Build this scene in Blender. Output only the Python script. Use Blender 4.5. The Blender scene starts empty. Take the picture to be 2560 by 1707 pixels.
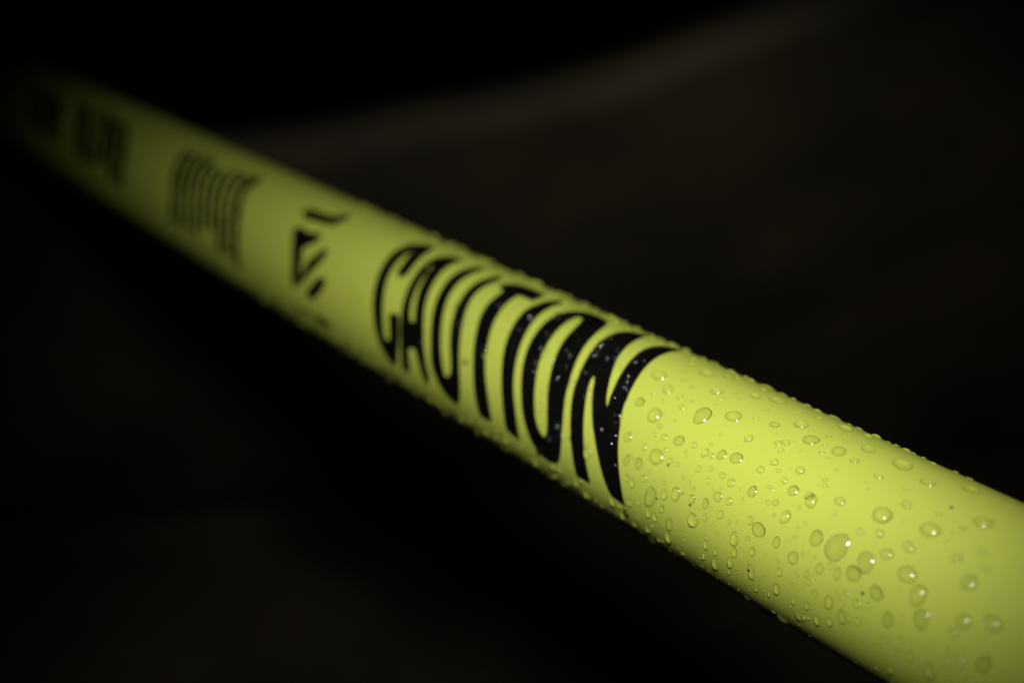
# Wet yellow pole with black CAUTION print, lit by a camera flash at night.
import bpy, bmesh, math, random
from mathutils import Vector, Matrix
from mathutils.geometry import delaunay_2d_cdt

random.seed(7)
scene = bpy.context.scene
col = scene.collection
K = 100.0                                     # units per centimetre: drops need a scale at which caustics can be solved
scene.unit_settings.scale_length = 0.01 / K

# ------------------------------------------------------------------ camera
PITCH = math.radians(23.79)
cam_data = bpy.data.cameras.new('camera')
cam_data.sensor_width = 22.3
cam_data.lens = 28.75
cam_data.clip_start = 0.5 * K
cam_data.clip_end = 5000.0 * K
cam_data.dof.use_dof = True
cam_data.dof.focus_distance = 20.0 * K
cam_data.dof.aperture_fstop = 5.0 / (100 * K)   # f-number for a lens given in mm in a scene of this scale
cam_data.dof.aperture_blades = 0
camera = bpy.data.objects.new('camera', cam_data)
camera.location = (0.0, 0.0, 26.895 * K)
camera.rotation_euler = (math.radians(90) - PITCH, 0.0, 0.0)
col.objects.link(camera)
scene.camera = camera

# ------------------------------------------------------------------ night: no sky light to speak of
world = bpy.data.worlds.new('World')
scene.world = world
world.use_nodes = True
world.node_tree.nodes['Background'].inputs['Color'].default_value = (0.9, 0.95, 1.0, 1)
world.node_tree.nodes['Background'].inputs['Strength'].default_value = 0.0

# pole frame: AXIS runs away from the camera, TOWARD points from the camera to the axis, UPSIDE to its upper flank
R = 1.6 * K
AXIS = Vector((-0.61909, 0.78532, 0.0)).normalized()
TOWARD = Vector((0.63102, 0.49745, -0.59528)).normalized()
UPSIDE = Vector((0.46749, 0.36853, 0.80352)).normalized()
ORIGIN = Vector((0.9118, 22.5984, 16.0)) * K

def surf(s_mm, deg, r=R):
    """point on the pole, relative to its origin: s along the pole (mm), angle round it (degrees)"""
    t = math.radians(deg)
    return AXIS * (s_mm / 10.0 * K) + (UPSIDE * math.sin(t) - TOWARD * math.cos(t)) * r

# ------------------------------------------------------------------ the flash above the lens
FLASH_S, FLASH_DEG, FLASH_DIST = -140.0, 15.5, 19.4 * K
FLASH_AIM = (2.0, 99.0)
flash_data = bpy.data.lights.new('camera_flash', 'SPOT')
flash_data.energy = 22600.0 * K * K
flash_data.color = (1.0, 0.98, 0.95)
flash_data.shadow_soft_size = 2.1 * K
flash_data.spot_size = math.radians(61)
flash_data.spot_blend = 1.0
flash = bpy.data.objects.new('camera_flash', flash_data)
flash.location = ORIGIN + surf(FLASH_S, FLASH_DEG, FLASH_DIST)
aim = ORIGIN + surf(*FLASH_AIM)
flash.rotation_euler = (aim - flash.location).to_track_quat('-Z', 'Y').to_euler()
flash_data.cycles.is_caustics_light = True
col.objects.link(flash)

# ------------------------------------------------------------------ view and renderer
vs = scene.view_settings
vs.view_transform = 'Standard'
vs.look = 'None'
vs.exposure = 0.0
vs.gamma = 1.0
vs.use_curve_mapping = False
scene.render.engine = 'CYCLES'
scene.cycles.use_denoising = True
scene.cycles.max_bounces = 8
scene.cycles.transmission_bounces = 6
scene.cycles.sample_clamp_indirect = 0.0

# ------------------------------------------------------------------ helpers
def mesh_obj(name, verts, faces, mat, parent=None, smooth=True):
    me = bpy.data.meshes.new(name)
    me.from_pydata([tuple(v) for v in verts], [], faces)
    me.update()
    if smooth:
        for p in me.polygons:
            p.use_smooth = True
    me.materials.append(mat)
    o = bpy.data.objects.new(name, me)
    col.objects.link(o)
    if parent:
        o.parent = parent
    return o

def new_mat(name):
    m = bpy.data.materials.new(name)
    m.use_nodes = True
    nt = m.node_tree
    return m, nt, nt.nodes['Principled BSDF']

def noise_color(nt, bsdf, c1, c2, scale, detail=3, lo=0.35, hi=0.65):
    tc = nt.nodes.new('ShaderNodeTexCoord')
    no = nt.nodes.new('ShaderNodeTexNoise')
    no.inputs['Scale'].default_value = scale / (100 * K)
    no.inputs['Detail'].default_value = detail
    ra = nt.nodes.new('ShaderNodeValToRGB')
    ra.color_ramp.elements[0].position = lo
    ra.color_ramp.elements[1].position = hi
    ra.color_ramp.elements[0].color = (*c1, 1)
    ra.color_ramp.elements[1].color = (*c2, 1)
    nt.links.new(tc.outputs['Object'], no.inputs['Vector'])
    nt.links.new(no.outputs['Fac'], ra.inputs['Fac'])
    nt.links.new(ra.outputs['Color'], bsdf.inputs['Base Color'])
    return tc, no

WATER_IOR = 1.28
WATER_GAIN = 1.165
# ------------------------------------------------------------------ materials
M_PAINT, nt, b = new_mat('yellow_paint')
noise_color(nt, b, (0.56, 0.665, 0.100), (0.61, 0.68, 0.095), 45.0, 6, 0.3, 0.7)
b.inputs['Roughness'].default_value = 0.32
b.inputs['Specular IOR Level'].default_value = 0.45
tc, no = nt.nodes.new('ShaderNodeTexCoord'), nt.nodes.new('ShaderNodeTexNoise')
no.inputs['Scale'].default_value = 9.0 / K
bp = nt.nodes.new('ShaderNodeBump')
bp.inputs['Strength'].default_value = 0.06
bp.inputs['Distance'].default_value = 0.03 * K
nt.links.new(tc.outputs['Object'], no.inputs['Vector'])
nt.links.new(no.outputs['Fac'], bp.inputs['Height'])
nt.links.new(bp.outputs['Normal'], b.inputs['Normal'])

M_INK, nt, b = new_mat('black_print')
noise_color(nt, b, (0.0035, 0.0035, 0.003), (0.006, 0.0055, 0.0045), 300.0)
b.inputs['Roughness'].default_value = 0.3
b.inputs['Specular IOR Level'].default_value = 0.25

M_PRINT_FAINT, nt, b = new_mat('thin_print')
noise_color(nt, b, (0.03, 0.035, 0.008), (0.10, 0.11, 0.02), 700.0)
b.inputs['Roughness'].default_value = 0.4

M_DIRT, nt, b = new_mat('dirt')
noise_color(nt, b, (0.03, 0.04, 0.02), (0.09, 0.10, 0.04), 900.0)
b.inputs['Roughness'].default_value = 0.8

M_WATER, nt, b = new_mat('water')           # the gain makes up for light that bounces about inside a bead and is not traced
nt.nodes.remove(b)
refr = nt.nodes.new('ShaderNodeBsdfRefraction')
refr.inputs['Color'].default_value = (WATER_GAIN, WATER_GAIN, WATER_GAIN, 1)
refr.inputs['Roughness'].default_value = 0.0
refr.inputs['IOR'].default_value = WATER_IOR
glos = nt.nodes.new('ShaderNodeBsdfGlossy')
glos.inputs['Roughness'].default_value = 0.1
mixw = nt.nodes.new('ShaderNodeMixShader')
mixw.inputs['Fac'].default_value = 0.06
nt.links.new(refr.outputs['BSDF'], mixw.inputs[1])
nt.links.new(glos.outputs['BSDF'], mixw.inputs[2])
nt.links.new(mixw.outputs['Shader'], nt.nodes['Material Output'].inputs['Surface'])

M_FLOOR, nt, b = new_mat('dark_floor')
noise_color(nt, b, (0.04, 0.034, 0.021), (0.085, 0.068, 0.04), 9.0, 6)
b.inputs['Roughness'].default_value = 0.9
b.inputs['Specular IOR Level'].default_value = 0.15

M_WALL, nt, b = new_mat('brown_wall')
noise_color(nt, b, (0.046, 0.039, 0.025), (0.125, 0.098, 0.055), 6.5, 5, 0.4, 0.68)
b.inputs['Roughness'].default_value = 0.85
b.inputs['Specular IOR Level'].default_value = 0.2

M_CAP, nt, b = new_mat('dark_plastic')
noise_color(nt, b, (0.012, 0.012, 0.011), (0.02, 0.02, 0.018), 200.0)
b.inputs['Roughness'].default_value = 0.5

# ------------------------------------------------------------------ the setting: a dark floor and a leaning brown wall with a curved top
FLOOR_Z = -13.0
def fold(x, y):
    # shallow wrinkles that run roughly along the pole (cm)
    u = x * 0.785 + y * 0.619
    v = -x * 0.619 + y * 0.785
    h = 0.9 * math.sin(u * 0.30 + 0.9 * math.sin(v * 0.05)) * (0.6 + 0.4 * math.sin(v * 0.04 + 1.3))
    h += 0.35 * math.sin(u * 0.66 + 2.0 + 1.4 * math.sin(v * 0.07 + 0.5))
    return h
NX, NY = 150, 110
verts, faces = [], []
for i in range(NX + 1):
    for j in range(NY + 1):
        x, y = -130 + 270 * i / NX, -60 + 150 * j / NY
        verts.append(Vector((x, y, FLOOR_Z + fold(x, y) - 1.5)) * K)
for i in range(NX):
    for j in range(NY):
        a = i * (NY + 1) + j
        faces.append((a, a + NY + 1, a + NY + 2, a + 1))
floor = mesh_obj('floor', verts, faces, M_FLOOR)
floor['kind'] = 'structure'
floor['label'] = 'very dark uneven floor far below the yellow pole'

W0, WU, WV, WN = Vector((4.518, 52.0, 12.85)), Vector((0.99027, 0.13917, 0.0)), Vector((0.07983, -0.56799, 0.81915)), Vector((0.114, -0.81118, -0.57358))
TOP = [(-120, -4.0), (-37.76, -1.83), (-33.42, -1.64), (-24.57, -1.49), (-19.97, -1.16), (-13.74, -0.56), (-5.92, 1.17), (-1.06, 2.78), (2.12, 4.23),
       (6.62, 6.63), (9.5, 8.49), (12.38, 10.97), (14.76, 13.27), (40, 39), (70, 72)]
def top_v(u):
    for (x0, y0), (x1, y1) in zip(TOP, TOP[1:]):
        if u <= x1:
            return y0 + (y1 - y0) * (u - x0) / (x1 - x0)
NU, NV = 160, 40
verts, faces = [], []
for back in (0, 1):
    for i in range(NU + 1):
        u = -119 + 188 * i / NU
        vt = top_v(u)
        for j in range(NV + 1):
            v = -42 + (vt + 42) * j / NV
            verts.append((W0 + WU * u + WV * (v - 0.15 * back) - WN * (2.2 * back + 0.12 * math.sin(u * 0.5) * math.sin(v * 0.4))) * K)
N1 = (NU + 1) * (NV + 1)
for i in range(NU):
    for j in range(NV):
        a = i * (NV + 1) + j
        faces.append((a, a + NV + 1, a + NV + 2, a + 1))
        faces.append((N1 + a + 1, N1 + a + NV + 2, N1 + a + NV + 1, N1 + a))
    a, c = i * (NV + 1) + NV, (i + 1) * (NV + 1) + NV
    faces.append((a, c, N1 + c, N1 + a))
wall = mesh_obj('wall', verts, faces, M_WALL)
wall['kind'] = 'structure'
wall['label'] = 'dark brown wall behind the yellow pole, its top edge curving up to the right'

# ------------------------------------------------------------------ the pole
pole = bpy.data.objects.new('yellow_pole', None)
pole.empty_display_size = 2 * K
pole.location = ORIGIN
col.objects.link(pole)
pole['label'] = 'wet fluorescent yellow pole printed with the black word CAUTION'
pole['category'] = 'pole'

S0, S1 = -330.0, 620.0
SEG, NS = 128, 60
verts, faces = [], []
rings = [(S0, R * 0.93), (S0 + 0.4, R * 0.985)] + [(S0 + 1.2 + (S1 - S0 - 2.4) * k / NS, R) for k in range(NS + 1)] + [(S1 - 0.4, R * 0.985), (S1, R * 0.93)]
for s, r in rings:
    for k in range(SEG):
        verts.append(surf(s, 360.0 * k / SEG, r))
for i in range(len(rings) - 1):
    for k in range(SEG):
        k2 = (k + 1) % SEG
        faces.append((i * SEG + k, i * SEG + k2, (i + 1) * SEG + k2, (i + 1) * SEG + k))
shaft = mesh_obj('shaft', verts, faces, M_PAINT, pole)
shaft.cycles.is_caustics_receiver = True
for s, sgn in ((S0, -1), (S1, 1)):           # end plugs
    verts = [surf(s, 360.0 * k / 48, R * 0.929) for k in range(48)] + [surf(s + sgn * 2.0, 360.0 * k / 48, R * 0.80) for k in range(48)] + [surf(s + sgn * 2.6, 0, 0.0)]
    faces = [(k, (k + 1) % 48, 48 + (k + 1) % 48, 48 + k) for k in range(48)] + [(48 + k, 48 + (k + 1) % 48, 96) for k in range(48)]
    mesh_obj('end_plug', verts, faces, M_CAP, pole)

# ------------------------------------------------------------------ print outlines and drops on the unrolled pole: (mm along the pole, degrees round it)
LETTERS = {'C':[[(42.16,55.42),(43.92,53.13),(45.81,47.41),(46.61,39.58),(46.41,31.29),(45.85,22.28),(44.84,12.83),(43.51,2.77),(42.4,-5.34),(41.1,-13.5),(39.94,-20.34),
    (38.82,-27.18),(37.74,-33.5),(36.33,-38.88),(34.77,-43.53),(33.5,-46.27),(32.07,-40.63),(31.53,-30.34),(31.91,-21.53),(33.45,-11.62),(35.45,-12.06),(34.31,-18.19),
    (33.53,-25.29),(33.58,-30.66),(35.03,-33.69),(36.38,-33.12),(37.27,-26.61),(38.57,-16.89),(39.88,-8.92),(41.28,-0.73),(42.66,8.07),(43.66,16.77),(44.28,25.57),(44.62,34.54),
    (44.51,41.16),(43.85,44.4),(43.03,41.97),(41.49,33.41),(40.63,24.61),(40.23,19.86),(39.37,18.15),(38.61,19.63),(39.33,27.61),(40.12,36.04),(40.92,44.13),
    (41.69,50.52)]],'A':[[(32.66,56.15),(34.15,54.14),(35.5,51.02),(36.31,45.74),(36.56,39.7),(36.05,32.22),(35.3,23.65),(34.45,14.91),(33.63,7.15),(32.82,-0.68),(31.72,-8.96),
    (30.65,-16.99),(29.58,-27.96),(29.29,-37.01),(29.49,-44.38),(28.29,-45.78),(27.59,-41.79),(27.83,-35.64),(28.18,-29.83),(28.22,-25.89),(27.0,-22.9),(25.15,-23.08),
    (23.95,-28.9),(23.0,-35.73),(22.12,-42.88),(21.6,-45.62),(20.97,-43.26),(21.29,-37.26),(22.24,-29.81),(23.22,-21.96),(24.43,-14.37),(24.54,-12.81),(25.99,-5.3),(27.56,2.43),
    (28.69,9.93),(29.78,18.24),(30.76,26.23),(31.56,33.98),(32.29,42.7),(32.37,49.53)],[(28.2,-11.04),(29.74,-10.07),(31.16,-3.24),(32.06,2.9),(32.9,10.22),(33.59,17.67),
    (34.41,26.9),(35.0,35.59),(34.67,36.99),(33.38,32.76),(32.47,26.26),(31.48,18.24),(30.32,10.68),(29.16,3.78),(27.95,-2.6),(27.17,-7.97)]],'U':[[(25.89,59.4),(26.53,55.28),
    (27.22,49.84),(27.49,43.24),(27.19,35.74),(26.47,26.73),(25.52,17.98),(24.46,9.78),(23.13,1.37),(21.87,-6.55),(20.73,-14.28),(20.09,-18.28),(19.63,-26.55),(18.59,-32.49),
    (17.51,-37.56),(16.07,-42.92),(14.48,-47.22),(12.97,-48.33),(11.71,-47.58),(10.81,-43.15),(10.56,-35.91),(10.91,-27.38),(11.77,-19.7),(12.73,-12.12),(13.91,-4.61),(15.1,3.26),
    (16.25,10.25),(17.45,18.02),(18.5,26.28),(19.06,34.07),(19.02,41.37),(19.06,46.56),(18.73,50.54),(20.01,57.62),(20.19,49.67),(20.72,43.89),(20.67,36.39),(19.93,26.6),
    (19.2,18.55),(18.3,10.96),(17.2,3.66),(16.17,-2.65),(14.91,-10.17),(13.84,-16.43),(13.0,-22.42),(12.81,-27.47),(13.24,-31.6),(14.26,-34.27),(15.38,-33.93),(16.29,-29.53),
    (17.13,-23.44),(18.26,-15.93),(19.46,-8.4),(20.3,-3.28),(20.96,0.84),(22.35,9.06),(23.54,16.91),(24.4,24.67),(25.13,33.07),(25.34,40.4),(25.44,47.98),
    (25.4,53.67)]],'T':[[(16.37,47.52),(15.98,52.55),(14.72,57.63),(12.75,59.97),(9.76,59.96),(7.41,59.53),(6.74,56.84),(6.44,48.1),(8.72,48.35),(10.36,47.34),(10.64,44.58),
    (10.26,36.23),(9.53,27.28),(8.69,18.11),(7.62,9.78),(6.52,2.24),(5.25,-6.39),(5.83,-3.45),(4.76,-10.9),(3.67,-18.12),(2.53,-25.21),(1.74,-31.1),(1.18,-38.04),(0.9,-45.43),
    (2.54,-46.85),(4.13,-46.31),(4.57,-42.98),(4.92,-37.27),(5.56,-29.21),(6.58,-18.96),(7.55,-11.52),(8.72,-4.13),(9.89,3.61),(10.63,9.14),(11.43,13.4),(12.23,19.62),
    (12.95,26.73),(13.16,31.98),(13.26,35.43),(13.41,43.15),(13.95,45.4),(15.43,46.68)]],'I':[[(2.31,61.54),(3.17,61.26),(4.0,57.28),(4.31,51.08),(4.38,44.9),(4.66,40.75),
    (4.71,36.55),(4.12,28.83),(3.39,20.97),(2.53,12.86),(1.65,5.59),(0.55,-2.11),(-0.52,-8.87),(-1.68,-17.58),(-2.6,-24.82),(-3.46,-35.02),(-3.83,-45.14),(-5.21,-47.39),
    (-7.36,-47.78),(-7.09,-38.89),(-6.57,-32.03),(-6.06,-26.82),(-5.28,-21.26),(-4.24,-14.24),(-3.34,-6.92),(-2.37,0.55),(-1.45,8.59),(-0.51,16.64),(0.34,25.17),(1.11,33.63),
    (1.57,41.53),(1.89,49.57),(1.92,56.74)]],'O':[[(-9.3,65.16),(-6.17,66.82),(-4.11,64.68),(-2.87,59.21),(-1.9,53.67),(-1.56,47.64),(-1.56,41.29),(-1.71,34.39),(-2.16,27.01),
    (-2.63,19.92),(-3.19,13.71),(-3.85,7.47),(-4.69,0.68),(-5.76,-6.61),(-6.75,-13.74),(-7.6,-19.84),(-8.09,-24.06),(-8.55,-27.56),(-9.31,-32.17),(-10.24,-38.35),(-11.25,-44.06),
    (-12.38,-48.55),(-14.02,-50.98),(-15.75,-51.93),(-17.45,-50.26),(-18.6,-45.73),(-19.23,-38.73),(-19.2,-30.84),(-18.94,-23.03),(-18.4,-15.72),(-17.71,-8.55),(-16.78,-1.51),
    (-16.71,1.35),(-15.97,8.59),(-15.1,15.57),(-14.4,22.13),(-13.61,29.39),(-13.0,36.46),(-12.27,45.12),(-11.63,52.73),(-10.76,59.77)],[(-6.44,53.03),(-5.26,53.2),(-4.84,49.58),
    (-4.91,43.04),(-5.21,35.7),(-5.88,26.92),(-6.48,19.41),(-7.0,13.29),(-7.76,6.09),(-8.54,-0.03),(-9.46,-7.37),(-10.36,-14.51),(-11.07,-20.04),(-11.65,-24.97),(-12.37,-29.52),
    (-13.29,-33.28),(-14.34,-35.17),(-15.21,-33.61),(-15.49,-28.99),(-15.09,-22.97),(-14.35,-15.82),(-13.09,-6.54),(-12.29,-0.72),(-11.55,5.32),(-10.68,12.17),(-9.8,19.66),
    (-9.07,26.84),(-8.53,33.77),(-8.09,40.16),(-7.59,46.64)]],'N':[[(-17.92,71.78),(-17.25,70.83),(-16.57,68.97),(-15.57,65.82),(-14.81,60.77),(-14.58,54.62),(-14.67,47.56),
    (-15.03,40.17),(-15.47,32.96),(-16.13,25.98),(-16.76,18.7),(-17.49,11.81),(-17.97,6.07),(-18.48,-0.27),(-19.29,-6.38),(-20.14,-13.33),(-20.91,-20.28),(-21.62,-27.33),
    (-22.22,-34.15),(-22.65,-41.5),(-23.05,-49.74),(-24.64,-49.76),(-26.61,-49.27),(-26.26,-40.91),(-25.72,-34.93),(-25.12,-28.71),(-24.45,-22.2),(-23.55,-13.95),(-22.7,-7.11),
    (-21.93,-1.06),(-21.09,5.07),(-20.6,8.92),(-20.27,12.44),(-20.3,15.72),(-20.9,14.7),(-21.44,11.68),(-22.07,7.69),(-22.74,3.91),(-24.08,-3.27),(-24.96,-8.24),(-25.68,-12.03),
    (-26.57,-16.04),(-27.56,-21.45),(-28.65,-27.78),(-29.51,-33.49),(-30.39,-39.9),(-31.27,-46.05),(-31.94,-49.02),(-33.32,-49.6),(-35.21,-50.71),(-35.03,-47.19),(-34.7,-40.14),
    (-34.2,-32.68),(-33.39,-24.94),(-32.52,-16.9),(-31.64,-8.84),(-30.95,-2.42),(-30.25,4.23),(-29.5,11.21),(-30.89,-3.15),(-30.28,3.4),(-29.58,10.3),(-28.97,16.86),
    (-28.48,23.15),(-27.89,30.05),(-27.27,37.38),(-26.87,44.35),(-26.57,51.54),(-26.31,59.24),(-26.3,66.26),(-26.18,71.29),(-25.5,73.47),(-24.64,71.28),(-23.77,68.39),
    (-23.23,63.8),(-22.91,57.96),(-22.89,52.37),(-23.18,45.8),(-23.61,39.3),(-24.05,33.24),(-24.66,26.41),(-25.18,20.84),(-25.65,15.14),(-26.18,9.47),(-26.63,4.46),(-26.74,2.33),
    (-26.05,4.08),(-25.4,7.82),(-24.63,12.53),(-23.67,18.33),(-22.77,24.22),(-21.66,31.14),(-20.93,37.08),(-20.15,44.19),(-19.65,50.91),(-19.02,58.69),(-18.5,65.75)]]}
MARK = [[(83.17,30.01),(82.26,33.47),(77.86,34.27),(73.49,37.01),(72.21,42.42),(71.53,47.54),(70.01,41.53),(70.33,31.75),(72.89,29.11),(77.68,27.17),(80.23,25.28)],[(80.57,12.49),
    (78.05,14.61),(75.62,13.05),(70.99,17.07),(70.67,12.19),(72.86,5.16),(74.12,1.3),(72.11,-8.76),(71.39,-16.97),(71.68,-27.44),(73.14,-29.01),(74.73,-11.49),
    (78.04,3.94)],[(65.83,9.18),(64.93,4.69),(66.19,-5.64),(68.37,-16.89),(70.6,-25.41),(69.67,-14.27),(68.98,-5.44)],[(63.17,-13.38),(60.87,-13.72),(62.26,-23.0),(64.84,-30.63),
    (66.67,-31.77),(66.62,-27.74),(64.62,-19.47)]]
SMALL = [[(73.47,-47.1),(65.54,-43.25),(64.66,-46.0),(73.0,-50.53)],[(63.55,-41.33),(57.89,-43.75),(58.85,-51.8),(64.34,-49.02)]]
TEXT_LINES = [[(110.6,42.65),(109.35,23.55),(106.23,9.06),(102.53,-7.14),(100.25,-23.09),(99.98,-41.05)],[(119.46,39.26),(115.72,23.61),(111.18,9.23),(107.25,-7.03),
    (105.17,-23.39),(105.24,-35.32)],[(122.51,38.87),(119.28,21.86),(114.21,6.05),(109.72,-14.06),(108.94,-39.1)],[(124.92,32.71),(122.54,17.94),(117.91,2.31),(114.12,-13.58),
    (112.49,-22.21)],[(128.31,29.36),(123.49,11.99),(120.25,-2.01),(117.49,-16.74),(116.1,-25.63)],[(134.58,38.33),(132.06,22.84),(127.99,7.31),(124.0,-8.52),(121.18,-24.83),
    (120.03,-35.98)],[(139.95,37.46),(136.27,20.59),(131.22,4.1),(127.38,-11.63),(125.06,-33.2)],[(143.3,35.95),(139.81,17.88),(134.58,0.86),(131.42,-15.3),
    (129.27,-36.28)],[(147.05,33.93),(143.43,16.52),(138.33,-1.59),(135.4,-18.87),(134.0,-35.92)]]
FAR = [[(195.07,33.64),(183.02,32.73),(173.44,16.5),(167.74,-2.72),(166.5,-26.71),(172.02,-27.26),(172.19,-6.52),(177.49,12.45),(184.53,22.63)],[(207.16,29.9),(196.97,33.11),
    (185.35,18.63),(177.06,0.51),(174.89,-25.53),(188.12,-22.71),(189.08,1.93)],[(234.52,7.56),(223.64,9.79),(215.36,-12.18),(224.92,-20.49),(230.81,-7.48)]]
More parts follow.
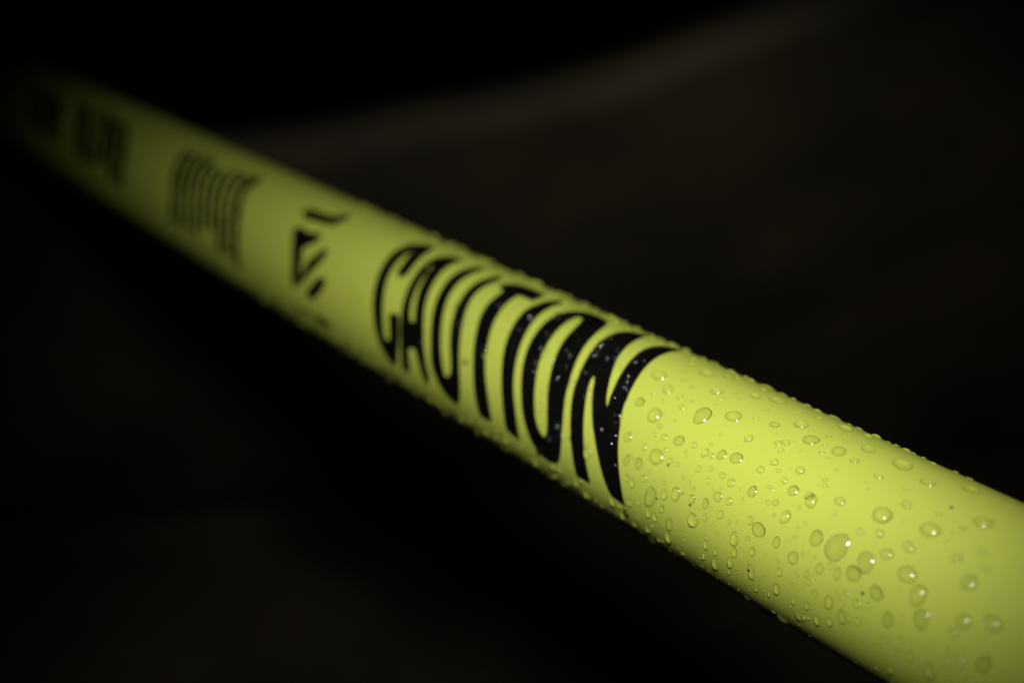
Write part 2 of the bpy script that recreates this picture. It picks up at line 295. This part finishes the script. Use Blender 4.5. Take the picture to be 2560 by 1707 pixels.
DROPS = [(-30.97,35.92,1.29,1.0,0),(-34.73,29.54,1.003,1.0,0),(-32.08,13.94,0.805,1.0,0),(-36.24,10.96,1.322,1.3,0),(-43.96,23.78,1.422,1.2,0),(-41.86,44.26,0.987,1.0,0),
    (-48.52,32.6,1.214,1.0,0),(-39.57,22.8,0.525,1.0,0),(-37.72,38.27,0.465,1.0,0),(-44.31,49.86,0.393,1.0,0),(-35.67,21.21,0.399,1.0,0),(-37.85,28.07,0.529,1.0,0),
    (-35.07,41.08,0.47,1.0,0),(-43.23,4.24,0.903,1.0,0),(-33.52,-7.8,0.867,1.4,0),(-40.32,2.21,0.586,1.0,0),(-38.36,6.85,0.525,1.0,0),(-38.38,1.15,0.393,1.0,0),
    (-37.54,-8.19,0.658,1.5,0),(-40.61,-9.8,1.237,1.1,0),(-41.82,-3.41,0.389,1.0,0),(-46.24,6.25,0.511,1.0,0),(-45.43,0.76,0.32,1.0,0),(-48.76,5.14,0.759,1.5,0),
    (-50.1,5.41,0.504,1.3,0),(-51.58,8.32,0.877,1.5,0),(-54.19,10.44,0.932,1.0,0),(-48.86,11.0,0.38,1.0,0),(-49.18,18.51,0.317,1.0,0),(-34.92,-20.19,0.865,1.6,0),
    (-37.54,-18.38,0.857,1.3,0),(-43.41,-8.16,0.58,1.0,0),(-44.92,-7.92,0.385,1.0,0),(-49.11,-4.57,0.569,1.5,0),(-51.28,-0.98,0.439,1.0,0),(-36.41,56.7,1.352,1.0,0),
    (-32.51,57.88,0.685,1.0,0),(-28.62,58.63,0.555,1.0,0),(-27.41,71.9,1.056,1.0,0),(-31.18,73.97,0.906,1.0,0),(-34.71,74.74,0.759,1.0,0),(-37.12,75.6,1.164,1.0,0),
    (-39.37,64.1,0.943,1.0,0),(-40.54,67.07,0.471,1.0,0),(-40.26,29.1,0.394,1.0,0),(-37.69,14.48,0.329,1.0,0),(-33.2,22.28,0.402,1.0,0),(-43.65,40.23,0.391,1.0,0),
    (-43.96,34.62,0.325,1.0,0),(-33.25,47.63,0.407,1.0,0),(-40.21,13.22,0.261,1.0,0),(-35.87,-17.26,0.331,1.0,0),(-35.78,-30.75,0.599,1.4,0),(-37.08,-31.63,0.73,1.3,0),
    (-39.48,-25.05,0.591,1.3,0),(-36.34,-46.02,0.804,1.0,0),(-41.28,-34.2,1.571,1.7,0),(-44.24,-27.62,0.84,1.4,0),(-46.52,-23.79,1.152,1.7,0),(-41.68,-24.23,0.326,1.0,0),
    (-43.64,-21.22,0.452,1.0,0),(-49.89,-21.49,0.695,1.6,0),(-47.05,-12.81,0.319,1.0,0),(-48.39,-13.5,0.381,1.0,0),(-49.61,-15.55,0.379,1.0,0),(-51.69,-7.71,0.501,1.5,0),
    (-53.67,-1.43,0.559,1.2,0),(-55.66,-2.76,0.679,1.2,0),(-54.4,-13.0,0.807,1.2,0),(-56.64,-12.13,0.616,1.3,0),(-58.65,-7.53,0.305,1.0,0),(-57.76,-3.38,0.306,1.0,0),
    (-54.43,-8.34,0.217,1.0,0),(-52.61,-19.9,0.751,1.5,0),(-53.81,-20.69,0.312,1.0,0),(-55.18,-20.69,0.279,1.0,0),(-55.9,-21.22,0.681,1.6,0),(-53.15,-27.4,0.564,1.5,0),
    (-54.88,-29.01,0.311,1.0,0),(-57.71,-22.64,0.431,1.4,0),(-57.56,-26.04,0.185,1.0,0),(-55.99,-32.41,0.311,1.0,0),(-50.82,-33.04,1.013,1.1,0),(-48.46,-42.53,0.385,1.0,0),
    (-44.06,-37.35,0.585,1.4,0),(-41.0,-45.27,0.725,1.6,0),(-42.5,-45.74,0.591,1.4,0),(-38.58,-42.06,0.531,1.0,0),(-35.14,-56.01,0.677,1.4,0),(-37.92,-55.66,0.336,1.0,0),
    (-37.68,-49.02,0.334,1.0,0),(-45.68,-45.09,0.909,1.5,0),(-41.42,-54.06,0.398,1.0,0),(-44.89,-56.7,0.984,1.7,0),(-48.7,-50.29,0.322,1.0,0),(-52.46,-42.68,0.317,1.0,0),
    (-53.85,-38.78,0.44,1.0,0),(-53.76,-43.87,0.694,1.6,0),(-51.84,-47.6,0.223,1.0,0),(-55.74,-44.86,0.627,1.8,0),(-59.33,-30.2,1.043,1.6,0),(-59.69,-37.93,0.738,1.7,0),
    (-58.77,-46.54,0.807,1.6,0),(-55.24,-55.29,0.949,1.7,0),(-52.97,-53.86,0.573,1.6,0),(-51.95,-57.14,0.32,1.0,0),(-47.54,-63.88,0.392,1.0,0),(-46.81,-61.14,0.262,1.0,0),
    (-44.56,-74.32,0.4,1.0,0),(-39.34,-73.48,0.881,1.6,0),(-48.65,-74.88,0.921,1.6,0),(-53.81,-77.03,0.842,1.6,0),(-60.0,-47.78,0.371,1.0,0),(-58.29,-54.54,0.375,1.0,0),
    (-61.23,-41.97,0.368,1.0,0),(-43.56,-71.57,0.334,1.0,0),(-44.3,-48.01,0.327,1.0,0),(-42.99,-63.73,0.332,1.0,0),(-41.18,77.31,0.745,1.0,0),(-43.76,81.86,1.28,1.0,0),
    (-45.84,68.59,0.595,1.0,0),(-47.28,55.55,0.847,1.0,0),(-50.19,62.57,1.427,1.0,0),(-47.09,81.86,0.8,1.0,0),(-49.31,81.86,0.529,1.0,0),(-52.9,74.92,0.39,1.0,0),
    (-52.32,81.86,0.524,1.0,0),(-55.39,76.07,0.709,1.0,0),(-57.67,81.86,1.093,1.0,0),(-62.96,66.11,1.12,1.0,0),(-55.18,39.84,0.752,1.0,0),(-58.2,49.14,1.061,1.0,0),
    (-58.29,63.99,0.505,1.0,0),(-55.39,56.86,0.38,1.0,0),(-55.07,62.06,0.319,1.0,0),(-53.82,23.96,0.687,1.2,0),(-58.36,29.4,0.554,1.0,0),(-59.37,31.95,0.615,1.0,0),
    (-59.7,26.07,0.49,1.0,0),(-61.98,41.29,1.163,1.0,0),(-51.71,38.08,0.444,1.0,0),(-51.46,47.76,0.383,1.0,0),(-60.21,18.14,0.609,1.0,0),(-58.98,10.99,0.611,1.2,0),
    (-61.7,14.88,0.363,1.0,0),(-64.64,20.53,0.66,1.1,0),(-63.55,11.62,0.54,1.0,0),(-68.95,22.05,0.384,1.0,0),(-69.55,19.19,0.383,1.0,0),(-65.14,36.35,0.422,1.0,0),
    (-66.93,42.45,1.143,1.0,0),(-65.86,52.87,0.365,1.0,0),(-70.13,41.2,0.653,1.0,0),(-64.41,42.15,0.425,1.0,0),(-69.54,54.89,1.023,1.0,0),(-62.45,81.86,0.759,1.0,0),
    (-59.71,-1.55,0.852,1.4,0),(-65.73,8.86,0.834,1.3,0),(-68.46,10.51,0.707,1.0,0),(-61.8,4.8,0.362,1.0,0),(-62.57,4.07,0.361,1.0,0),(-66.34,70.24,0.74,1.0,0),
    (-60.57,81.86,0.382,1.0,0),(-65.0,59.83,0.43,1.0,0),(-63.27,50.39,0.491,1.0,0),(-69.3,30.67,0.296,1.0,0),(-60.38,35.05,0.245,1.0,0),(-62.96,-2.77,0.421,1.0,0),
    (-64.17,-1.04,0.538,1.0,0),(-69.15,8.5,0.999,1.2,0),(-73.08,15.24,0.754,1.0,0),(-68.05,2.46,0.295,1.0,0),(-73.53,7.18,0.347,1.0,0),(-66.71,-5.22,1.008,1.5,0),
    (-61.29,-16.09,0.666,1.5,0),(-63.21,-18.16,1.084,1.0,0),(-61.78,-25.5,0.425,1.0,0),(-66.81,-19.45,0.772,1.4,0),(-72.75,-7.28,1.101,1.3,0),(-76.23,-6.65,1.944,1.4,0),
    (-69.46,-12.29,0.294,1.0,0),(-70.11,-3.13,0.293,1.0,0),(-63.04,-31.38,0.666,1.5,0),(-65.4,-29.2,0.3,1.0,0),(-70.25,-22.46,0.881,1.2,0),(-81.23,-6.15,1.401,1.3,0),
    (-74.91,-20.38,0.749,1.4,0),(-76.33,-16.57,0.515,1.0,0),(-63.07,-44.58,0.915,1.6,0),(-68.46,-33.97,0.594,1.5,0),(-67.81,-28.82,0.297,1.0,0),(-73.07,-26.6,0.582,1.8,0),
    (-73.73,-29.88,0.523,1.0,0),(-77.79,-18.08,0.797,1.5,0),(-80.18,-14.14,1.071,1.0,0),(-68.02,-45.81,0.78,1.4,0),(-65.41,-40.78,0.302,1.0,0),(-64.75,-45.89,0.243,1.0,0),
    (-63.79,-55.21,0.429,1.0,0),(-65.29,-52.66,0.213,1.0,0),(-66.41,-52.87,0.485,2,0),(-62.3,-59.19,0.186,1.0,0),(-71.1,-36.75,0.295,1.0,0),(-71.58,-30.23,0.293,1.0,0),
    (-72.87,-35.35,0.292,1.0,0),(-74.99,-34.03,0.464,1.0,0),(-78.72,-27.99,0.456,1.0,0),(-79.95,-25.28,0.453,1.0,0),(-77.58,-34.87,0.976,1.6,0),(-82.03,-26.9,0.674,1.0,0),
    (-83.8,-24.75,0.502,1.0,0),(-71.27,-47.0,0.474,1.6,0),(-70.61,-51.96,0.298,1.0,0),(-69.95,-50.79,0.179,1.0,0),(-68.87,-57.46,0.241,1.0,0),(-73.79,-44.88,0.587,1.5,0),
    (-74.54,-44.09,0.351,1.0,0),(-71.89,-56.37,0.775,1.6,0),(-73.12,-54.55,0.533,1.8,0),(-74.04,-52.32,0.412,1.0,0),(-75.58,-50.74,0.702,1.6,0),(-77.93,-46.49,0.578,1.4,0),
    (-80.02,-38.89,0.855,1.5,0),(-81.17,-37.04,0.51,1.0,0),(-82.61,-36.09,0.564,1.0,0),(-60.37,-72.54,0.693,1.6,0),(-63.4,-75.49,0.563,1.6,0),(-66.22,-68.34,0.369,1.0,0),
    (-64.94,-77.47,0.436,1.0,0),(-67.63,-71.63,1.043,1.8,0),(-80.36,-32.86,0.397,1.0,0),(-71.53,-17.75,0.292,1.0,0),(-73.6,-16.28,0.289,1.0,0),(-78.3,6.11,0.567,1.0,0),
    (-64.81,-7.13,0.299,1.0,0),(-69.25,-6.88,0.235,1.0,0),(-65.51,-58.97,0.183,1.0,0),(-66.26,78.61,0.871,1.0,0),(-75.67,54.83,1.411,1.0,0),(-80.93,50.42,0.976,1.0,0),
    (-79.71,18.83,1.301,1.2,0),(-71.95,77.61,0.852,1.0,0),(-79.6,38.72,0.343,1.0,0),(-81.47,30.05,0.734,1.0,0),(-86.75,23.26,1.323,1.0,0),(-85.73,61.91,1.195,1.0,0),
    (-91.62,40.76,1.201,1.0,0),(-85.66,10.46,0.827,1.0,0),(-94.43,24.95,0.535,1.0,0),(-80.95,9.75,0.618,1.0,0),(-69.46,81.86,0.493,1.0,0),(-75.02,38.24,0.64,1.0,0),
    (-90.16,32.39,0.492,1.0,0),(-86.09,33.17,0.444,1.0,0),(-69.8,81.86,0.37,1.0,0),(-72.47,81.86,0.366,1.0,0),(-67.97,81.86,0.372,1.0,0),(-74.31,81.86,0.364,1.0,0),
    (-79.85,81.86,0.534,1.0,0),(-82.2,81.86,0.53,1.0,0),(-77.15,74.82,0.595,1.0,0),(-83.44,2.37,0.833,1.0,0),(-87.42,-1.74,1.257,1.0,0),(-84.36,-17.16,0.999,1.0,0),
    (-87.11,-26.66,0.936,1.3,0),(-91.66,-17.69,1.239,1.4,0),(-97.11,-8.87,1.051,1.3,0),(-100.64,-3.11,1.138,1.0,0),(-95.4,8.46,1.059,1.3,0),(-92.19,16.29,0.699,1.0,0),
    (-96.23,18.04,0.529,1.0,0),(-86.37,-34.53,0.388,1.0,0),(-86.49,-39.85,0.445,1.0,0),(-87.65,-36.18,0.442,1.0,0),(-89.8,-32.49,0.437,1.0,0),(-88.81,-40.82,0.331,1.0,0),
    (-89.55,-38.94,0.384,1.0,0),(-91.44,-38.28,0.545,1.2,0),(-96.62,-30.14,0.69,1.0,0),(-98.32,-27.99,0.684,1.0,0),(-101.5,-22.03,1.087,1.4,0),(-96.9,-23.93,0.528,1.0,0),
    (-94.48,-40.81,1.024,1.6,0),(-92.09,-43.77,0.491,1.0,0),(-88.28,-55.31,0.559,1.5,0),(-85.64,-60.96,0.341,1.0,0),(-96.34,-15.71,0.686,1.0,0),(2.88,33.56,0.979,1.0,1),
    (1.78,20.83,0.972,1.0,1),(-4.16,28.04,0.957,1.0,1),(-5.47,16.43,0.949,1.0,1),(-10.59,22.8,0.936,1.0,1),(-12.26,20.4,0.931,1.0,1),(-7.04,0.0,0.943,1.0,1),
    (-12.89,3.31,0.926,1.0,1),(-16.67,28.89,0.921,1.0,1),(-17.85,14.9,0.913,1.0,1),(-15.68,39.0,0.928,1.0,1),(11.74,52.01,1.015,1.0,1),(13.1,50.88,1.018,1.0,1),
    (7.02,-1.79,0.983,1.0,1),(11.13,31.37,1.002,1.0,1),(-6.71,6.16,0.944,1.0,1),(-3.77,47.6,0.967,1.0,1),(-1.78,44.52,0.971,1.0,1),(-21.72,5.31,0.554,1.0,0),
    (6.38,52.19,0.846,1.0,0),(6.68,65.4,1.087,1.0,0),(3.49,68.15,0.771,1.0,0),(-1.61,70.61,0.837,1.0,0),(-16.73,28.72,0.748,1.0,1),(-15.6,38.88,0.754,1.0,1),
    (-15.43,47.62,0.759,1.0,1),(-18.96,41.4,0.748,1.0,1),(-19.57,30.46,0.742,1.0,1),(-20.56,33.18,0.741,1.0,1),(-24.52,38.15,0.733,1.0,1),(-25.63,41.37,0.732,1.0,1),
    (-26.09,25.97,0.725,1.0,1),(-26.89,21.8,0.722,1.0,1),(-27.01,17.87,0.721,1.0,1),(-17.89,15.04,0.742,1.0,1),(-29.65,0.91,0.713,1.0,1),(-21.55,59.8,0.52,1.0,0),
    (-23.75,27.88,0.394,1.0,0),(-28.68,21.78,0.331,1.0,0),(-10.98,66.57,0.839,1.0,0),(-18.73,74.78,0.884,1.0,0),(-16.37,69.67,0.532,1.0,0),(-23.2,74.27,0.639,1.0,0),
    (-13.71,68.06,0.536,1.0,0),(-29.64,0.84,0.878,1.0,1),(-27.46,-11.89,0.885,1.0,1),(-30.42,-16.82,0.877,1.0,1),(-30.7,-11.23,0.875,1.0,1),(-32.11,-28.18,0.875,1.0,1),
    (-33.68,-42.44,0.877,1.0,1),(-13.21,-46.21,0.938,1.0,1),(-15.69,-36.03,0.926,1.0,1),(-18.04,-43.28,0.923,1.0,1),(-17.21,-24.64,0.917,1.0,1),(-25.65,-29.56,0.894,1.0,1),
    (-25.21,-24.3,0.55,1.0,0),(-18.6,-29.51,0.915,1.0,1),(-8.6,-77.37,0.823,1.0,0),(-18.33,-52.99,0.642,1.0,0),(-22.06,-57.36,0.919,1.4,0),(-17.24,-69.7,0.797,1.0,0),
    (-20.63,-75.35,0.72,1.0,0),(-23.63,-73.82,0.855,1.0,0),(-13.38,-71.01,0.807,1.0,0),(-5.86,-76.84,0.829,1.0,0),(-31.84,-53.52,0.82,1.4,0),(-33.42,-54.08,0.544,1.0,0),
    (-35.11,-55.37,0.677,1.0,0),(-7.98,-51.39,0.736,1.0,0),(14.23,7.53,0.618,1.0,0),(32.32,37.18,1.066,1.0,1),(7.11,-1.6,0.984,1.0,1),(24.75,-20.01,1.037,1.0,1),
    (16.29,4.83,1.01,1.0,1),(9.92,-15.76,0.611,1.0,0),(30.89,-33.95,0.897,1.0,0),(18.07,-3.14,0.547,1.0,0),(12.44,17.78,0.462,1.0,0),(10.08,-15.27,0.688,1.0,0),
    (19.42,-41.76,0.872,1.0,0),(18.79,-68.69,0.965,1.0,0),(0.76,-30.93,0.598,1.0,0),(-0.57,-51.39,0.827,1.0,0),(-0.11,-69.62,0.839,1.0,0),(21.04,-50.17,0.64,1.0,0),
    (48.44,-14.68,1.227,1.0,0)]
SPECKS = [(-47.9, -21.14, 0.178), (-49.75, -25.17, 0.228), (-42.82, -32.49, 0.234), (-43.41, -10.67, 0.258), (-82.46, -20.51, 0.291), (-86.7, 40.52, 0.29), (-62.7, -43.66, 0.269)]

# ------------------------------------------------------------------ print on the pole, wrapped round it
def densify(loop, step):
    out = []
    for a, c in zip(loop, loop[1:] + loop[:1]):
        n = max(1, int(math.hypot(c[0] - a[0], c[1] - a[1]) / step))
        out += [(a[0] + (c[0] - a[0]) * i / n, a[1] + (c[1] - a[1]) * i / n) for i in range(n)]
    return out
def smooth_loop(loop):
    """round the traced outline a little, keeping sharp corners"""
    n, out = len(loop), []
    for i in range(n):
        p0, p1, p2 = Vector(loop[i - 1]), Vector(loop[i]), Vector(loop[(i + 1) % n])
        a, c = (p1 - p0), (p2 - p1)
        if a.length > 1e-6 and c.length > 1e-6 and a.normalized().dot(c.normalized()) > 0.75:
            out.append(tuple(p1 * 0.6 + (p0 + p2) * 0.2))
        else:
            out.append(tuple(p1))
    return out
def grow(loop, amount, outer):
    """offset an outline outward (a hole inward) by amount mm"""
    area = sum(a[0] * c[1] - c[0] * a[1] for a, c in zip(loop, loop[1:] + loop[:1]))
    sg = (1 if area > 0 else -1) * (1 if outer else -1) * amount
    n, out = len(loop), []
    for i in range(n):
        d = Vector(loop[(i + 1) % n]) - Vector(loop[i - 1])
        if d.length < 1e-6:
            out.append(loop[i])
        else:
            d.normalize()
            out.append((loop[i][0] + d[1] * sg, loop[i][1] - d[0] * sg))
    return out
def inside(loops, x, y):
    c = False
    for lp in loops:
        for (x0, y0), (x1, y1) in zip(lp, lp[1:] + lp[:1]):
            if (y0 > y) != (y1 > y) and x < (x1 - x0) * (y - y0) / (y1 - y0) + x0:
                c = not c
    return c
DEG = 10 * R / K * math.pi / 180               # mm of arc for one degree
def printed(name, loops, mat, lift=0.004 * K, smooth=True, step=0.7, bold=0.0):
    lp = [[(s, t * DEG) for s, t in l] for l in loops]
    if smooth:
        lp = [smooth_loop(l) for l in lp]
    lp = [densify(l, step) for l in lp]
    if bold:
        lp = [grow(l, bold, k == 0) for k, l in enumerate(lp)]
    pts, edges = [], []
    for l in lp:
        b0 = len(pts)
        pts += [Vector(p) for p in l]
        edges += [(b0 + i, b0 + (i + 1) % len(l)) for i in range(len(l))]
    xs, ys = [p[0] for p in pts], [p[1] for p in pts]
    g = 1.1
    y = min(ys) + g / 2
    while y < max(ys):
        x = min(xs) + g / 2
        while x < max(xs):
            if inside(lp, x, y):
                pts.append(Vector((x, y)))
            x += g
        y += g
    v2, e2, f2, _, _, _ = delaunay_2d_cdt(pts, edges, [], 0, 1e-5)
    f2 = [f for f in f2 if inside(lp, sum(v2[i][0] for i in f) / 3, sum(v2[i][1] for i in f) / 3)]
    v3 = [surf(v[0], v[1] / DEG, R + lift) for v in v2]
    if f2:                                   # faces look outward
        f = f2[0]
        n = (v3[f[1]] - v3[f[0]]).cross(v3[f[2]] - v3[f[0]])
        mid = surf(v2[f[0]][0], v2[f[0]][1] / DEG, 1.0) - surf(v2[f[0]][0], v2[f[0]][1] / DEG, 0.0)
        if n.dot(mid) < 0:
            f2 = [tuple(reversed(f)) for f in f2]
    o = mesh_obj(name, v3, [tuple(f) for f in f2], mat, pole)
    o.cycles.is_caustics_receiver = True
    return o
BOLD = {'C': 0.85, 'A': 0.72, 'U': 0.58, 'T': 0.36, 'I': 0.24, 'O': 0.15, 'N': 0.07}
for ch in 'CAUTION':
    o = printed('printed_letter', LETTERS[ch], M_INK, bold=BOLD[ch])
    o['label'] = 'black printed letter ' + ch
for lp in MARK:
    o = printed('printed_mark', [lp], M_INK, smooth=False, bold=0.5)
def along(line, deg):
    for (s0, t0), (s1, t1) in zip(line, line[1:]):
        if t1 <= deg <= t0:
            return s0 + (s1 - s0) * (deg - t0) / (t1 - t0)
    return line[-1][0]
def text_row(line, name, width, mat):
    """an illegible row of small print that runs round the pole: uneven word-long dashes"""
    vs_, fs_ = [], []
    t, end = line[0][1], line[-1][1]
    while t > end:
        w = random.choice((10.0, 14.0, 19.0, 24.0))
        t2 = max(end, t - w)
        n = 4
        hw = width * random.uniform(0.85, 1.1) / 2
        b0 = len(vs_)
        for i in range(n + 1):
            tt = t + (t2 - t) * i / n
            s = along(line, tt)
            vs_ += [surf(s - hw, tt, R + 0.004 * K), surf(s + hw, tt, R + 0.004 * K)]
        fs_ += [(b0 + 2 * i, b0 + 2 * i + 1, b0 + 2 * i + 3, b0 + 2 * i + 2) for i in range(n)]
        t = t2 - random.uniform(0.6, 1.2)
    return mesh_obj(name, vs_, fs_, mat, pole)
for i, ln in enumerate(TEXT_LINES):
    s0 = 104.5 + 4.35 * i                    # evenly set rows with ragged ends
    hi, lo = ln[0][1], ln[-1][1]
    row = [(s0 + 5.6, hi)] + [(s0 + o, a) for a, o in ((24, 4.6), (9, 1.7), (-7, -2.0), (-20, -4.0)) if lo < a < hi] + [(s0 - 4.5, lo)]
    text_row(row, 'text_line', 3.5 if i == 0 else 3.0, M_INK)
for lp in SMALL:
    printed('small_print', [lp], M_PRINT_FAINT, smooth=False)
for i in range(6):                           # two more blocks of print, farther off
    s0, t0 = 168.0 + 6.2 * i, (32, 30, 33, 31, 28, 29)[i]
    text_row([(s0 + 16, t0), (s0 + 7, t0 - 18), (s0 + 2, t0 - 36), (s0, t0 - (62, 58, 50, 54, 56, 50)[i])], 'text_line', 5.0, M_INK)
for i in range(4):
    s0, t0 = 215.0 + 6.5 * i, (22, 27, 24, 20)[i]
    text_row([(s0 + 14, t0), (s0 + 6, t0 - 16), (s0, t0 - (40, 46, 44, 38)[i])], 'text_line', 5.2, M_INK)

# ------------------------------------------------------------------ water drops
def cap_mesh(k, h, sag):
    """a drop of unit radius and height h; its skirt dips below the paint"""
    rs = (1 + h * h) / (2 * h)
    zc = h - rs
    ph = [random.uniform(0, 6.28) for _ in range(3)]
    amp = [random.uniform(0.02, 0.09), random.uniform(0.0, 0.05), random.uniform(0, 0.025)]
    vs_, fs_ = [(0.0, -sag * 0.6, h)], []
    top = math.asin(min(1.0, 1 / rs))
    if h > 1:
        top = math.pi - top
    steps = (0.18, 0.36, 0.54, 0.7, 0.84, 0.95, 1.04, 1.14, 1.28)
    nseg, nring = 24, len(steps)
    for st in steps:                         # the sphere runs on below the paint, so the rim keeps its slope
        a = top * st
        rr, z = rs * math.sin(a), zc + rs * math.cos(a)
        for i in range(nseg):
            t = 2 * math.pi * i / nseg
            w = 1 + amp[0] * math.sin(2 * t + ph[0]) + amp[1] * math.sin(3 * t + ph[1]) + amp[2] * math.sin(5 * t + ph[2])
            w = 1 + (w - 1) * min(1.0, rr) ** 2
            vs_.append((rr * w * math.cos(t), rr * w * math.sin(t) - sag * 0.6 * (1 - rr ** 2), z))
    fs_ += [(0, 1 + i, 1 + (i + 1) % nseg) for i in range(nseg)]
    for j in range(nring - 1):
        b0, b1 = 1 + j * nseg, 1 + (j + 1) * nseg
        fs_ += [(b0 + i, b1 + i, b1 + (i + 1) % nseg, b0 + (i + 1) % nseg) for i in range(nseg)]
    me = bpy.data.meshes.new('water_drop')
    me.from_pydata(vs_, [], fs_)
    me.update()
    for p in me.polygons:
        p.use_smooth = True
    me.materials.append(M_WATER)
    return me
FLAT = [cap_mesh(k, random.uniform(0.29, 0.41), random.uniform(0.1, 0.35)) for k in range(8)]
ROUND = [cap_mesh(k, random.uniform(0.38, 0.54), random.uniform(0.05, 0.2)) for k in range(6)]
STEEP = [cap_mesh(k, random.uniform(0.52, 0.66), 0.05) for k in range(3)]

def drop_matrix(s, deg, ra, rc, yaw):
    t = math.radians(deg)
    n = UPSIDE * math.sin(t) - TOWARD * math.cos(t)
    c = UPSIDE * math.cos(t) + TOWARD * math.sin(t)      # round the pole, towards its upper flank
    a = c.cross(n)
    rot = Matrix((a, c, n)).transposed() @ Matrix.Rotation(yaw, 3, 'Z')
    m = rot @ Matrix.Diagonal((ra, rc, (ra * rc) ** 0.5))
    return Matrix.Translation(surf(s, deg)) @ m.to_4x4()

ALL = []
for s, t, r, asp, tiny in DROPS:
    if tiny:
        ra = rc = r * random.uniform(0.8, 1.15)
    elif t < -58 or t > 58:
        ra, rc = r / 0.85 / (1.0 if asp == 1 else 1.1), r * random.uniform(0.8, 1.0)
    elif asp > 1:
        ra, rc = r / asp / 0.80, r / max(math.cos(math.radians(t)), 0.72)
    else:
        ra, rc = r / 0.88, r * random.uniform(0.88, 1.0)
    ALL.append((s, t, ra, rc, random.uniform(-0.25, 0.25), 'STEEP' if tiny else ('ROUND' if r < 0.75 or random.random() < 0.3 else 'FLAT')))
def free(s, t, r):
    for q in ALL:
        ds, dt = s - q[0], (t - q[1]) * DEG
        if ds * ds + dt * dt < (r + max(q[2], q[3]) + 0.15) ** 2:
            return False
    return True
def in_ink(s, t):
    return any(inside(LETTERS[ch], s, t) for ch in 'CAUTION')
def scatter(n, s0, s1, t0, t1, r0, r1, skip_ink=False):
    k = tries = 0
    while k < n and tries < n * 30:
        tries += 1
        s, t = random.uniform(s0, s1), random.uniform(t0, t1)
        r = r0 + (r1 - r0) * random.random() ** 2.5
        if skip_ink and in_ink(s, t):
            continue
        if free(s, t, r):
            ALL.append((s, t, r / random.uniform(1, 1.15), r * random.uniform(1, 1.3), random.uniform(-0.3, 0.3), 'ROUND'))
            k += 1
# fine spray between the traced drops, then the beads along both flanks and the sides not in view
scatter(170, -110, -28, -75, -15, 0.08, 0.3)
scatter(120, -120, -28, -15, 75, 0.08, 0.26)
scatter(120, -45, 75, -84, -50, 0.3, 1.0)
scatter(60, 40, 110, -84, -40, 0.3, 0.9)
scatter(90, -45, 80, 60, 88, 0.45, 1.3)
scatter(70, -30, 50, -45, 55, 0.3, 0.9)
scatter(220, 45, 130, -80, 80, 0.2, 0.5)
scatter(60, -130, -90, -80, 80, 0.2, 1.3)
scatter(150, -120, 60, 84, 276, 0.2, 1.2)
ALL.sort(key=lambda q: -(q[2] * q[3]) * (1.0 if -88 < q[1] < 88 and -118 < q[0] < 60 else 0.05))
POOL = {'FLAT': FLAT, 'ROUND': ROUND, 'STEEP': STEEP}
for s, t, ra, rc, yaw, kind in ALL[:300]:
    o = bpy.data.objects.new('water_drop', random.choice(POOL[kind]))
    col.objects.link(o)
    o.parent = pole
    o.matrix_basis = drop_matrix(s, t, ra * K / 10, rc * K / 10, yaw)
    o.cycles.is_caustics_caster = True
vs_, fs_ = [], []
for s, t, ra, rc, yaw, kind in ALL[300:]:
    m = drop_matrix(s, t, ra * K / 10, rc * K / 10, yaw)
    me = random.choice(POOL[kind])
    b0 = len(vs_)
    vs_ += [m @ v.co for v in me.vertices]
    fs_ += [tuple(b0 + i for i in p.vertices) for p in me.polygons]
fine = mesh_obj('fine_drops', vs_, fs_, M_WATER, pole)
fine['kind'] = 'stuff'
fine['label'] = 'fine spray of tiny water drops'
fine.cycles.is_caustics_caster = True

# a few specks of dirt
for s, t, r in SPECKS:
    o = mesh_obj('dirt_speck', [surf(s, t, R + 0.01 * K)] + [surf(s + r * math.cos(a) * random.uniform(.7, 1.2), t + r * math.sin(a) / DEG * random.uniform(.7, 1.2), R + 0.003 * K) for a in (2 * math.pi * i / 9 for i in range(9))],
                 [(0, 1 + i, 1 + (i + 1) % 9) for i in range(9)], M_DIRT, pole)
